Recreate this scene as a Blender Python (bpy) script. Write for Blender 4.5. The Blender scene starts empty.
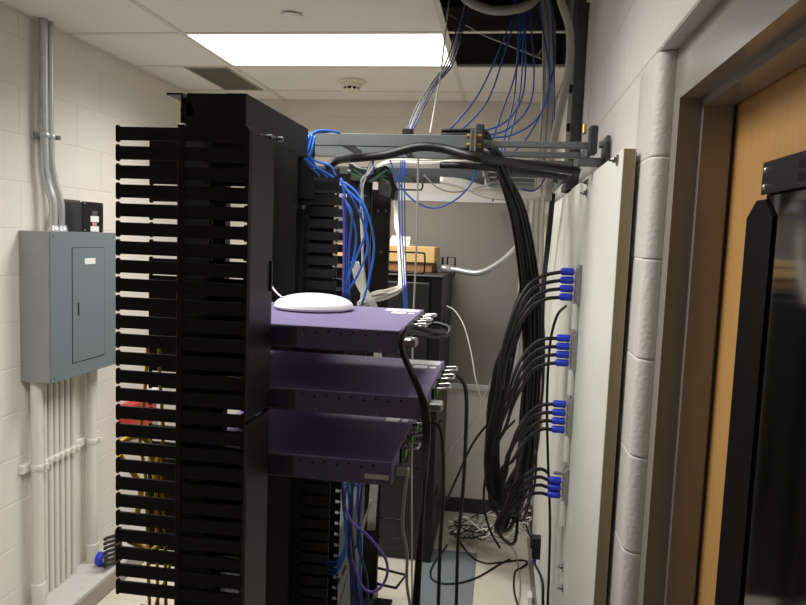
import bpy, math, random
from mathutils import Vector, Matrix
random.seed(7)
scene = bpy.context.scene
col = scene.collection
PI = math.pi

# ------------------------------------------------------------------ camera, world, exposure
EYE = 1.852                       # eye height above the floor
F = 690.0; CX, CY = 403.0, 302.5  # focal length and centre in pixels of the 806x605 frame
Dv = Vector((504-CX, 242-CY, F)).normalized()                    # depth axis in camera space
_vx = -285.0; _vy = -(101*_vx+F*F)/(242-CY)
Vv = Vector((_vx, _vy, F)).normalized()                          # down axis
Rv = Vv.cross(Dv)                                                # right axis
Dv = Rv.cross(Vv)
cam = bpy.data.cameras.new('camera'); camo = bpy.data.objects.new('camera', cam); col.objects.link(camo)
cx_ = Vector((Rv.x, Dv.x, -Vv.x)); cy_ = -Vector((Rv.y, Dv.y, -Vv.y)); cz_ = -Vector((Rv.z, Dv.z, -Vv.z))
m = Matrix((cx_, cy_, cz_)).transposed().to_4x4(); m.translation = (0, 0, EYE)
camo.matrix_world = m
cam.sensor_width = 36; cam.lens = F/806*36; cam.clip_start = .02
scene.camera = camo
w = bpy.data.worlds.new('world'); scene.world = w; w.use_nodes = True
w.node_tree.nodes['Background'].inputs[0].default_value = (.05, .05, .05, 1)
w.node_tree.nodes['Background'].inputs[1].default_value = .1
vs = scene.view_settings
vs.view_transform = 'Standard'; vs.look = 'None'; vs.gamma = 1; vs.use_curve_mapping = False
vs.exposure = 0.22
LIGHT = 1.6                       # glow of the ceiling lights' diffusers
WATTS = 24.0                      # light each of them sheds through its prismatic lens

def at(px, py, X=None, Y=None, Z=None):
    """world point seen at a pixel, on the plane X=, Y= or Z="""
    p = Vector((px-CX, py-CY, F))
    r = Vector((p.dot(Rv), p.dot(Dv), -p.dot(Vv)))
    k = X/r.x if X is not None else Y/r.y if Y is not None else (Z-EYE)/r.z
    return Vector((r.x*k, r.y*k, r.z*k+EYE))

# ------------------------------------------------------------------ materials
def lin(c):
    return tuple((v/255/12.92 if v/255 <= .04045 else ((v/255+.055)/1.055)**2.4) for v in c)
M = {}
def mat(name, rgb, rough=.6, metal=0., var=.06, scale=18., bump=0., bscale=220., stretch=None, spec=.5, detail=4):
    mt = bpy.data.materials.new(name); mt.use_nodes = True; M[name] = mt
    nt = mt.node_tree; b = nt.nodes['Principled BSDF']; L = nt.links
    b.inputs['Roughness'].default_value = rough; b.inputs['Metallic'].default_value = metal
    b.inputs['Specular IOR Level'].default_value = spec
    c = lin(rgb)
    tc = nt.nodes.new('ShaderNodeTexCoord'); mp = nt.nodes.new('ShaderNodeMapping')
    L.new(tc.outputs['Object'], mp.inputs[0])
    if stretch: mp.inputs['Scale'].default_value = stretch
    nz = nt.nodes.new('ShaderNodeTexNoise'); nz.inputs['Scale'].default_value = scale; nz.inputs['Detail'].default_value = detail
    L.new(mp.outputs[0], nz.inputs['Vector'])
    mx = nt.nodes.new('ShaderNodeMix'); mx.data_type = 'RGBA'
    mx.inputs[6].default_value = tuple(max(0, v*(1-var)) for v in c)+(1,)
    mx.inputs[7].default_value = tuple(min(1, v*(1+var)) for v in c)+(1,)
    L.new(nz.outputs['Fac'], mx.inputs[0]); L.new(mx.outputs[2], b.inputs['Base Color'])
    if bump:
        n2 = nt.nodes.new('ShaderNodeTexNoise'); n2.inputs['Scale'].default_value = bscale; n2.inputs['Detail'].default_value = 3
        L.new(mp.outputs[0], n2.inputs['Vector'])
        bp = nt.nodes.new('ShaderNodeBump'); bp.inputs['Strength'].default_value = bump; bp.inputs['Distance'].default_value = .002
        L.new(n2.outputs['Fac'], bp.inputs['Height']); L.new(bp.outputs[0], b.inputs['Normal'])
    return mt
def emit(name, rgb, strength):
    mt = bpy.data.materials.new(name); mt.use_nodes = True; M[name] = mt
    b = mt.node_tree.nodes['Principled BSDF']; b.inputs['Base Color'].default_value = lin(rgb)+(1,)
    b.inputs['Emission Color'].default_value = lin(rgb)+(1,); b.inputs['Emission Strength'].default_value = strength
    return mt
def stripes(name, base, ink, scale):
    """a sticker with lines of print too small to read"""
    mt = mat(name, base, .55); nt = mt.node_tree; L = nt.links; b = nt.nodes['Principled BSDF']
    tc = nt.nodes.new('ShaderNodeTexCoord'); wv = nt.nodes.new('ShaderNodeTexNoise'); wv.inputs['Scale'].default_value = scale
    L.new(tc.outputs['Object'], wv.inputs['Vector'])
    rp = nt.nodes.new('ShaderNodeValToRGB'); rp.color_ramp.elements[0].position = .36; rp.color_ramp.elements[1].position = .42
    rp.color_ramp.elements[0].color = lin(ink)+(1,); rp.color_ramp.elements[1].color = lin(base)+(1,)
    L.new(wv.outputs['Fac'], rp.inputs[0]); L.new(rp.outputs[0], b.inputs['Base Color'])
    return mt
mat('block_paint', (228, 222, 213), .62, var=.03, scale=6, bump=.35, bscale=160)
mat('block_paint_right', (228, 222, 216), .42, var=.03, scale=6, bump=.8, bscale=110)
mat('mortar', (224, 218, 209), .7, var=.03)
mat('ceiling_tile', (243, 241, 237), .9, var=.07, scale=140, bump=.4, bscale=260)
mat('grid_white', (224, 220, 212), .5, var=.02)
mat('plenum', (38, 37, 38), .95, var=.2)
mat('floor_cream', (214, 207, 190), .42, var=.05, scale=60)
mat('floor_grey', (126, 132, 137), .42, var=.08, scale=60)
mat('floor_base', (150, 144, 132), .6)
mat('curb', (196, 194, 190), .7, var=.12, scale=25)
mat('curb_side', (160, 150, 140), .6, var=.08)
mat('base_dark', (52, 50, 48), .6)
mat('base_brown', (92, 78, 68), .55)
mat('frame_taupe', (150, 141, 133), .22, var=.03)
mat('door_oak', (204, 156, 94), .42, var=.22, scale=7, stretch=(26, 26, 1.3), bump=.05, bscale=60)
mat('plywood_paint', (232, 233, 222), .62, var=.04, scale=5, bump=.5, bscale=60)
mat('plywood_edge', (158, 142, 110), .8, var=.15, scale=40, stretch=(8, 8, .6))
mat('panel_blue', (112, 124, 128), .42, var=.03)
mat('panel_galv', (150, 152, 152), .5, .35, var=.12, scale=14)
mat('galv', (200, 203, 203), .34, .6, var=.15, scale=30)
mat('white_pipe', (226, 221, 212), .5, var=.03)
mat('black_powder', (17, 17, 17), .55, var=.1, scale=90, bump=.1, bscale=500, spec=.35)
mat('black_satin', (17, 17, 17), .42, var=.1, spec=.35)
mat('black_gloss', (10, 10, 11), .07, var=.1, spec=.6)
mat('black_matte', (7, 7, 7), .6, var=.1, spec=.15)
mat('black_rubber', (11, 11, 12), .48, var=.15)
mat('cabinet_black', (24, 25, 27), .5, var=.1)
mat('purple', (114, 105, 142), .6, var=.04, scale=30, bump=.08, bscale=500, spec=.25)
mat('purple_dark', (62, 56, 92), .5, var=.05)
mat('silver', (190, 190, 186), .3, .9)
mat('steel', (150, 152, 152), .3, .9)
mat('white_plastic', (240, 240, 238), .35, var=.01)
mat('ivory', (235, 228, 210), .45, var=.02)
mat('ladder_grey', (98, 103, 102), .42, var=.04)
mat('ladder_cap', (40, 42, 44), .6)
mat('brass', (186, 150, 66), .35, .8)
mat('duct_grey', (78, 80, 80), .5)
mat('board_grey', (142, 138, 130), .55, var=.02)
mat('alu', (226, 228, 228), .35, .3)
mat('cardboard', (214, 176, 116), .8, var=.06)
mat('cardboard_dark', (150, 108, 66), .8, var=.08)
mat('paper', (240, 239, 234), .7, var=.01)
mat('wire_blue', (52, 96, 190), .4, var=.1)
mat('wire_bright', (50, 108, 204), .38, var=.1)
mat('wire_navy', (58, 62, 130), .42, var=.1)
mat('wire_violet', (112, 92, 190), .4, var=.1)
mat('wire_white', (214, 212, 200), .45, var=.06)
mat('wire_grey', (168, 166, 158), .45, var=.08)
mat('wire_yellow', (238, 200, 52), .42, var=.08)
mat('wire_green', (60, 92, 78), .45, var=.1)
mat('boot_blue', (44, 62, 214), .4, var=.05)
mat('block_grey', (160, 160, 152), .45, .3)
mat('red', (190, 52, 48), .45)
mat('green_led', (90, 180, 70), .4)
mat('grey_device', (92, 95, 97), .5)
mat('vent_grey', (178, 177, 164), .7)
mat('bracket_tan', (74, 72, 62), .6)
stripes('sticker', (232, 232, 228), (176, 176, 174), 500)
stripes('print_red', (206, 150, 140), (150, 70, 60), 300)
emit('diffuser', (255, 253, 250), LIGHT)

# ------------------------------------------------------------------ mesh building
class MB:
    def __init__(s): s.v = []; s.f = []; s.sm = []
    def add(s, vs_, fs, smooth=False):
        o = len(s.v); s.v += [Vector(p) for p in vs_]
        for q in fs: s.f.append(tuple(i+o for i in q)); s.sm.append(smooth)
        return s
    def box(s, x0, x1, y0, y1, z0, z1):
        return s.add([(x0,y0,z0),(x1,y0,z0),(x1,y1,z0),(x0,y1,z0),(x0,y0,z1),(x1,y0,z1),(x1,y1,z1),(x0,y1,z1)],
              [(0,3,2,1),(4,5,6,7),(0,1,5,4),(1,2,6,5),(2,3,7,6),(3,0,4,7)])
    def bbox(s, x0, x1, y0, y1, z0, z1, b=.003):
        """box with chamfered edges"""
        b = min(b, (x1-x0)/2.01, (y1-y0)/2.01, (z1-z0)/2.01)
        X=(x0,x1); Y=(y0,y1); Z=(z0,z1); sg=(1,-1); vs_=[]; idx={}
        for i in (0,1):
            for j in (0,1):
                for k in (0,1):
                    for ax in range(3):
                        p=[X[i],Y[j],Z[k]]
                        for a,t in ((0,i),(1,j),(2,k)):
                            if a!=ax: p[a]+=sg[t]*b
                        idx[i,j,k,ax]=len(vs_); vs_.append(p)
        fs=[]
        for ax in range(3):
            for t in (0,1):
                q=[]
                for (a,c) in ((0,0),(1,0),(1,1),(0,1)):
                    o=[a,c]; o.insert(ax,t); q.append(idx[o[0],o[1],o[2],ax])
                fs.append(q)
        for ax in range(3):
            o1,o2=[a for a in range(3) if a!=ax]
            for t1 in (0,1):
                for t2 in (0,1):
                    def I(e,axn):
                        o=[0,0,0]; o[ax]=e; o[o1]=t1; o[o2]=t2; return idx[o[0],o[1],o[2],axn]
                    fs.append([I(0,o1),I(1,o1),I(1,o2),I(0,o2)])
        for i in (0,1):
            for j in (0,1):
                for k in (0,1): fs.append([idx[i,j,k,0],idx[i,j,k,1],idx[i,j,k,2]])
        c=Vector(((x0+x1)/2,(y0+y1)/2,(z0+z1)/2)); out=[]
        for q in fs:
            P=[Vector(vs_[i]) for i in q]; n=(P[1]-P[0]).cross(P[2]-P[0]); mid=sum(P,Vector())/len(P)
            out.append(q if n.dot(mid-c)>0 else q[::-1])
        return s.add(vs_,out)
    def cyl(s, p0, p1, r0, r1=None, n=16, cap=True):
        r1 = r0 if r1 is None else r1
        p0=Vector(p0); p1=Vector(p1); d=(p1-p0).normalized(); a=d.orthogonal().normalized(); c=d.cross(a)
        vs_=[]
        for p,r in ((p0,r0),(p1,r1)):
            for i in range(n):
                t=2*PI*i/n; vs_.append(p+(a*math.cos(t)+c*math.sin(t))*r)
        s.add(vs_,[(i,(i+1)%n,n+(i+1)%n,n+i) for i in range(n)],True)
        if cap: s.add(vs_,[tuple(range(n))[::-1],tuple(range(n,2*n))])
        return s
    def lathe(s, c, prof, n=32, axis='Z'):
        """prof: (radius, height) pairs about the axis through c"""
        c=Vector(c); vs_=[]
        for r,h in prof:
            for i in range(n):
                t=2*PI*i/n; q=(r*math.cos(t),r*math.sin(t),h)
                if axis=='X': q=(h,q[0],q[1])
                elif axis=='Y': q=(q[0],h,q[1])
                vs_.append(c+Vector(q))
        fs=[(k*n+i,k*n+(i+1)%n,(k+1)*n+(i+1)%n,(k+1)*n+i) for k in range(len(prof)-1) for i in range(n)]
        s.add(vs_,fs,True)
        return s.add([vs_[i] for i in range(n)]+[vs_[-n+i] for i in range(n)],[tuple(range(n))[::-1],tuple(range(n,2*n))])
    def prism(s, poly, axis, a, b):
        """2-D outline extruded along an axis from a to b"""
        def P(u,v,t): return {'X':(t,u,v),'Y':(u,t,v),'Z':(u,v,t)}[axis]
        n=len(poly); vs_=[P(u,v,a) for u,v in poly]+[P(u,v,b) for u,v in poly]
        return s.add(vs_,[tuple(range(n))[::-1],tuple(range(n,2*n))]+[(i,(i+1)%n,n+(i+1)%n,n+i) for i in range(n)])
    def tube(s, pts, r, n=8, rip=0):
        k=len(pts); T=[]
        for i in range(k):
            T.append((pts[min(i+1,k-1)]-pts[max(i-1,0)]).normalized())
        a=T[0].orthogonal().normalized(); vs_=[]
        for i in range(k):
            a=(a-T[i]*a.dot(T[i])).normalized(); c=T[i].cross(a)
            rr=r*(1+rip*(i%2))
            for j in range(n):
                t=2*PI*j/n; vs_.append(pts[i]+(a*math.cos(t)+c*math.sin(t))*rr)
        fs=[(i*n+j,i*n+(j+1)%n,(i+1)*n+(j+1)%n,(i+1)*n+j) for i in range(k-1) for j in range(n)]
        fs2=[tuple(range(n))[::-1],tuple(range((k-1)*n,k*n))]
        o=len(s.v); s.add(vs_,fs,True)
        for q in fs2: s.f.append(tuple(i+o for i in q)); s.sm.append(False)
        return s
    def mesh(s, name, material, off=Vector((0,0,0))):
        me=bpy.data.meshes.new(name); me.from_pydata([tuple(p-off) for p in s.v],[],s.f)
        me.polygons.foreach_set('use_smooth',s.sm)
        me.materials.append(M[material]); me.update()
        import bmesh
        bm=bmesh.new(); bm.from_mesh(me); bmesh.ops.recalc_face_normals(bm,faces=bm.faces); bm.to_mesh(me); bm.free()
        return me
    def build(s, name, material, parent=None, label=None):
        if parent is not None: off=wloc(parent)
        else:
            xs=[p.x for p in s.v]; ys=[p.y for p in s.v]; zs=[p.z for p in s.v]
            off=Vector(((min(xs)+max(xs))/2,(min(ys)+max(ys))/2,min(zs)))
        o=bpy.data.objects.new(name,s.mesh(name,material,off)); col.objects.link(o)
        if parent is not None: o.parent=parent
        else: o.location=off
        if label: o['label']=label
        return o
def wloc(o):
    v=Vector(o.location)
    while o.parent: o=o.parent; v+=Vector(o.location)
    return v
def place(name, me, loc, parent):
    o=bpy.data.objects.new(name,me); col.objects.link(o); o.parent=parent; o.location=Vector(loc)-wloc(parent); return o
def tag(o, label, cat, group=None):
    o['label']=label; o['category']=cat
    if group: o['group']=group
    return o
def thing(name, loc, label, cat, group=None):
    o=bpy.data.objects.new(name,None); col.objects.link(o); o.location=loc; o.empty_display_size=.05
    return tag(o,label,cat,group)
def struct(o, label=None):
    o['kind']='structure'
    if label: o['label']=label
    return o
def crom(P, n=7):
    P=[Vector(p) for p in P]; out=[]
    Q=[P[0]*2-P[1]]+P+[P[-1]*2-P[-2]]
    for i in range(1,len(Q)-2):
        a,b,c,d=Q[i-1],Q[i],Q[i+1],Q[i+2]
        for k in range(n):
            t=k/n; out.append(.5*((2*b)+(c-a)*t+(2*a-5*b+4*c-d)*t*t+(3*b-a-3*c+d)*t**3))
    return out+[P[-1]]
def cable(name, pts, r, material, label, cat='cable', group=None, n=8, sub=7):
    """pts: (px,py,Y) pixels with a depth, or Vectors"""
    P=[p if isinstance(p,Vector) else at(p[0],p[1],Y=p[2]) for p in pts]
    o=MB().tube(crom(P,sub),r,n).build(name,material)
    return tag(o,label,cat,group)

XL, XR, YB, YF, ZC = -2.1, .28, 4.6, -3.4, 2.752
CO = .2032                                            # block course height

# ------------------------------------------------------------------ room shell
def shell():
    fl=struct(MB().box(XL-.2,XR+.25,YF-.2,YB+.2,-.12,-.004).build('floor','floor_base'))
    T=.3048; grey_x=round((-.33)/T)*T
    tiles={}
    for mname in ('floor_cream','floor_grey'):
        tiles[mname]=MB().bbox(.0012,T-.0012,.0012,T-.0012,-.004,0,.001).mesh('floor_tile',mname)
    ox=-.370; oy=YB-16*T
    i0=int((XL-ox)/T)
    for i in range(i0,3):
        for j in range(6,16):
            x=ox+i*T; y=oy+j*T
            if x<XL-.01 or x+T>XR+.06: continue
            g=(i==0 and j<14)
            place('floor_tile',tiles['floor_grey' if g else 'floor_cream'],(x,y,0),fl)
    # --- block walls
    ZT=3.35
    def wall(name,bx): 
        mb=MB()
        for q in bx: mb.box(*q)
        return struct(mb.build(name,'mortar'))
    d=.0012
    wl=wall('wall_left',[(XL-.2,XL-d,YF-.2,YB+.2,-.1,ZT)])
    wb=wall('wall_back',[(XL-.15,XR+.15,YB+d,YB+.2,-.1,ZT)])
    wr=wall('wall_right',[(XR+d,XR+.2,1.47,YB+.15,-.1,ZT),(XR+d,XR+.2,YF-.2,1.47,2.239,ZT),(XR+d,XR+.2,YF-.2,.40,-.1,2.239)])
    wall('wall_front',[(XL-.15,XR+.15,YF-.2,YF-d,-.1,ZT)])
    cache={}
    def blk(kind,ln,h):
        key=(kind,round(ln,3),round(h,3))
        if key in cache: return cache[key]
        j=.0018; b=.0022; mb=MB()
        if kind=='L': mb.bbox(-.03,0,j,ln-j,j,h-j,b)
        elif kind=='B': mb.bbox(j,ln-j,0,.03,j,h-j,b)
        else: mb.bbox(0,.03,j,ln-j,j,h-j,b)
        cache[key]=mb.mesh('block','block_paint_right' if kind=='R' else 'block_paint'); return cache[key]
    BL=.4064
    def courses(kind,u0,u1,parent,ztop=ZC+.02,z0k=0,start=None):
        k=z0k
        while k*CO<ztop:
            h=min(CO,ztop-k*CO); u=(start if start is not None else u0)-(BL/2 if k%2 else 0)
            while u<u1-.02:
                a=max(u,u0); b_=min(u+BL,u1)
                if b_-a>.03:
                    loc={'L':(XL,a,k*CO),'B':(a,YB,k*CO),'R':(XR,a,k*CO)}[kind]
                    place('block',blk(kind,b_-a,h),loc,parent)
                u+=BL
            k+=1
    courses('L',.95,YB,wl,start=YB-BL*9)
    courses('B',XL,XR,wb)
    # right wall: bullnose blocks at the door opening, plain ones beyond
    r=.026; ye=1.435; kk=0
    def bull(ln,h):
        key=('bull',ln,round(h,3))
        if key in cache: return cache[key]
        poly=[(0,ye+ln-.003),(0,ye+r)]+[(r-r*math.cos(t),ye+r-r*math.sin(t)) for t in [PI/2*q/8 for q in range(1,9)]]+[(.18,ye),(.18,ye+ln-.003)]
        mb=MB(); j=.0006
        def inset(p,e):
            return [(u+(e if u<.17 else 0)*(1 if v>ye+r*.5 else .6),v+(e if v<ye+r*.5 else 0)) for u,v in p]
        rings=[(inset(poly,.0016),j),(poly,j+.002),(poly,j+.005),(poly,h-j-.005),(poly,h-j-.002),(inset(poly,.0016),h-j)]
        n=len(poly); vs_=[(u,v,z) for p,z in rings for u,v in p]
        fs=[(a*n+i,a*n+(i+1)%n,(a+1)*n+(i+1)%n,(a+1)*n+i) for a in range(5) for i in range(n)]
        mb.add(vs_,fs,True); mb.add(vs_,[tuple(range(n)),tuple(range(5*n,6*n))])
        cache[key]=mb.mesh('bullnose_block','block_paint_right'); return cache[key]
    k=0
    while k*CO<ZC+.02:
        h=min(CO,ZC+.02-k*CO); z=k*CO; ln=.39 if k%2 else .19
        if z<2.235-.01:
            place('bullnose_block',bull(ln,h),(XR,0,z),wr); ys=ye+ln+.003
        else: ys=.4-(.2 if k%2 else 0)
        u=ys
        while u<YB-.03:
            b_=min(u+BL,YB)
            place('block',blk('R',b_-u,h),(XR,u,z),wr); u+=BL
        k+=1
    # soffit of the block lintel over the door
    MB().box(XR+.002,XR+.18,.40,1.47,2.236,2.242).build('lintel_soffit','block_paint_right',wr)
    # curb along the left wall, baseboards
    cb=struct(MB().bbox(XL,-1.90,1.2,YB,0,.10,.006).build('trim_1','curb'),'raised concrete curb along the left block wall')
    MB().box(-1.90,-1.894,1.2,YB,.0,.085).build('curb_face','curb_side',cb)
    struct(MB().bbox(-1.894,XR-.02,YB-.014,YB,0,.10,.003).build('baseboard_back','base_dark'))
    struct(MB().bbox(XR-.016,XR,1.5,YB-.014,0,.10,.003).build('baseboard_right','base_brown'))
shell()

def ceiling():
    # metal deck above the plenum, then the grid and its tiles
    ce=struct(MB().box(XL-.2,XR+.25,YF-.2,YB+.2,3.35,3.45).build('ceiling','plenum'))
    xs=[XL,-1.512,-.300,XR]; rows=[3.70-.6096*k for k in range(0,12)]
    ycuts=sorted([YB,4.31]+rows); ycuts=[y for y in ycuts if y>YF]; ycuts=[YF]+ycuts
    cache={}
    for ci in range(3):
        for a,b in zip(ycuts[:-1],ycuts[1:]):
            if ci==1 and abs(a-3.0904)<.01: continue                   # light
            if ci==1 and abs(a-1.2616)<.01: continue                   # second light
            if ci==2 and (abs(a-3.0904)<.01 or abs(a-2.4808)<.01): continue   # tiles taken out
            x0,x1=xs[ci],xs[ci+1]
            if ci==0 and abs(a-3.70)<.01:                              # tile next to the return grille
                x1=-1.815
            key=(round(x1-x0,3),round(b-a,3))
            if key not in cache:
                cache[key]=MB().bbox(.004,x1-x0-.004,.004,b-a-.004,0,.016,.002).mesh('ceiling_tile','ceiling_tile')
            place('ceiling_tile',cache[key],(x0,a,ZC),ce)
    t=.012
    for x in xs[1:3]: MB().box(x-t,x+t,YF,YB,ZC-.003,ZC+.001).box(x-.001,x+.001,YF,YB,ZC,ZC+.04).build('grid_tee','grid_white',ce)
    for y in ycuts[1:-1]:
        for ci in range(3): MB().box(xs[ci]+t,xs[ci+1]-t,y-t,y+t,ZC-.003,ZC+.001).build('grid_tee','grid_white',ce)
    for q in ((XL,XR,YB-.022,YB),(XL,XL+.022,YF,YB-.022),(XR-.022,XR,YF,2.72)): MB().box(q[0],q[1],q[2],q[3],ZC-.003,ZC+.02).build('wall_angle','grid_white',ce)
    # dark joists over the open bays
    for y in (3.02,3.66): MB().box(-.29,.20,y,y+.05,3.12,3.26).build('joist','plenum',ce)
ceiling()

def troffer(y0,y1,label):
    t=thing('ceiling_light',(-.906,(y0+y1)/2,ZC),label,'light','recessed ceiling lights')
    x0,x1=-1.509,-.311; mb=MB()
    mb.box(x0-.002,x1+.002,y0+.013,y0+.02,ZC-.002,ZC+.07).box(x0-.002,x1+.002,y1-.02,y1-.013,ZC-.002,ZC+.07)
    mb.box(x0-.002,x0+.006,y0+.02,y1-.02,ZC-.002,ZC+.07).box(x1-.006,x1+.002,y0+.02,y1-.02,ZC-.002,ZC+.07).box(x0,x1,y0+.02,y1-.02,ZC+.066,ZC+.07)
    mb.build('frame','grid_white',t)
    MB().box(x0+.006,x1-.006,y0+.02,y1-.02,ZC+.001,ZC+.006).build('diffuser','diffuser',t)
    la=bpy.data.lights.new('tube_light','AREA'); la.shape='RECTANGLE'; la.size=x1-x0-.02; la.size_y=y1-y0-.05
    la.energy=WATTS; la.spread=math.radians(148); la.color=(1,.975,.94)
    lo=bpy.data.objects.new('tube_light',la); col.objects.link(lo); lo.parent=t; lo.location=((x0+x1)/2+.906,0,-.0005)
troffer(3.0904,3.70,'glowing rectangular light panel recessed in the ceiling beside the missing tiles')
troffer(1.2616,1.8712,'rectangular light panel recessed in the ceiling above the purple switches')

def door():
    d=struct(MB().bbox(.413,.457,.474,1.381,.008,2.128,.002).build('door_1','door_oak'),'honey coloured wooden door closed in a taupe metal frame')
    f=struct(MB().box(.313,.46,1.385,1.4345,0,2.234).box(.353,.405,1.369,1.3851,0,2.12)
      .box(.313,.46,.4205,.47,0,2.234).box(.353,.405,.4699,.486,0,2.12)
      .box(.313,.46,.47,1.385,2.134,2.234).box(.353,.405,.47,1.385,2.118,2.1341).build('trim_2','frame_taupe'),'taupe painted steel door frame with a stop')
    struct(MB().box(.462,.48,.40,1.45,0,2.24).build('trim_3','black_matte'))
door()

# ------------------------------------------------------------------ ceiling fittings
def fittings():
    g=thing('return_grille',(-1.686,4.02,ZC),'dark grey rectangular air grille set in the ceiling beside the light','grille')
    x0,x1,y0,y1=-1.812,-1.556,3.72,4.30
    MB().box(x0,x1,y0,y0+.012,ZC-.004,ZC+.012).box(x0,x1,y1-.012,y1,ZC-.004,ZC+.012).box(x0,x0+.012,y0,y1,ZC-.004,ZC+.012).box(x1-.012,x1,y0,y1,ZC-.004,ZC+.012).build('frame','vent_grey',g)
    MB().box(x0,x1,y0,y1,ZC+.012,ZC+.016).build('backing','vent_grey',g)
    sl=MB().prism([(0,0),(.002,0),(.014,.013),(.012,.013)],'X',x0+.012,x1-.012).mesh('slat','vent_grey')
    y=y0+.014
    while y<y1-.025: place('slat',sl,(0,y,ZC-.003),g); y+=.017
    MB().box(-1.552,-1.53,3.715,4.30,ZC-.001,ZC+.012).build('filler_strip','ceiling_tile',g)
    c=(-.924,4.02,ZC)
    s=thing('smoke_detector',c,'round white smoke detector on the ceiling behind the light','detector')
    MB().lathe(c,[(.076,-.002),(.078,-.010),(.070,-.016),(.062,-.018)]).build('base','ivory',s)
    MB().lathe(c,[(.058,-.018),(.060,-.030),(.055,-.040)]).build('collar','ivory',s)
    MB().lathe(c,[(.044,-.040),(.044,-.056)]).build('sensor_chamber','black_matte',s)
    for i in range(10):
        t=2*PI*i/10; q=Vector(c)+Vector((math.cos(t)*.047,math.sin(t)*.047,-.04))
        MB().cyl(q,q-Vector((0,0,.017)),.0055,n=8).build('vent_rib','ivory',s)
    MB().lathe(c,[(.054,-.056),(.050,-.064),(.030,-.068),(.005,-.069)]).build('cap','ivory',s)
    c=(-.911,2.83,ZC)
    s=thing('sprinkler_cover',c,'small flat round cover plate on the ceiling in front of the light','cover plate')
    MB().lathe(c,[(.026,0),(.026,-.006)]).build('socket','black_matte',s)
    MB().lathe(c,[(.040,-.006),(.042,-.009),(.040,-.011),(.003,-.012)]).build('plate','ceiling_tile',s)
    # corrugated flexible duct hanging in the open ceiling bay
    P=crom([at(445,-45,Y=2.75),at(462,-6,Y=2.78),at(484,8,Y=2.8),at(508,10,Y=2.8),at(532,2,Y=2.8),at(546,-25,Y=2.82),at(552,-60,Y=2.85)],22)
    tag(MB().tube(P,.017,12,.16).build('flexible_conduit','wire_grey'),'grey corrugated flexible conduit looping out of the open ceiling','conduit')
fittings()

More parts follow.
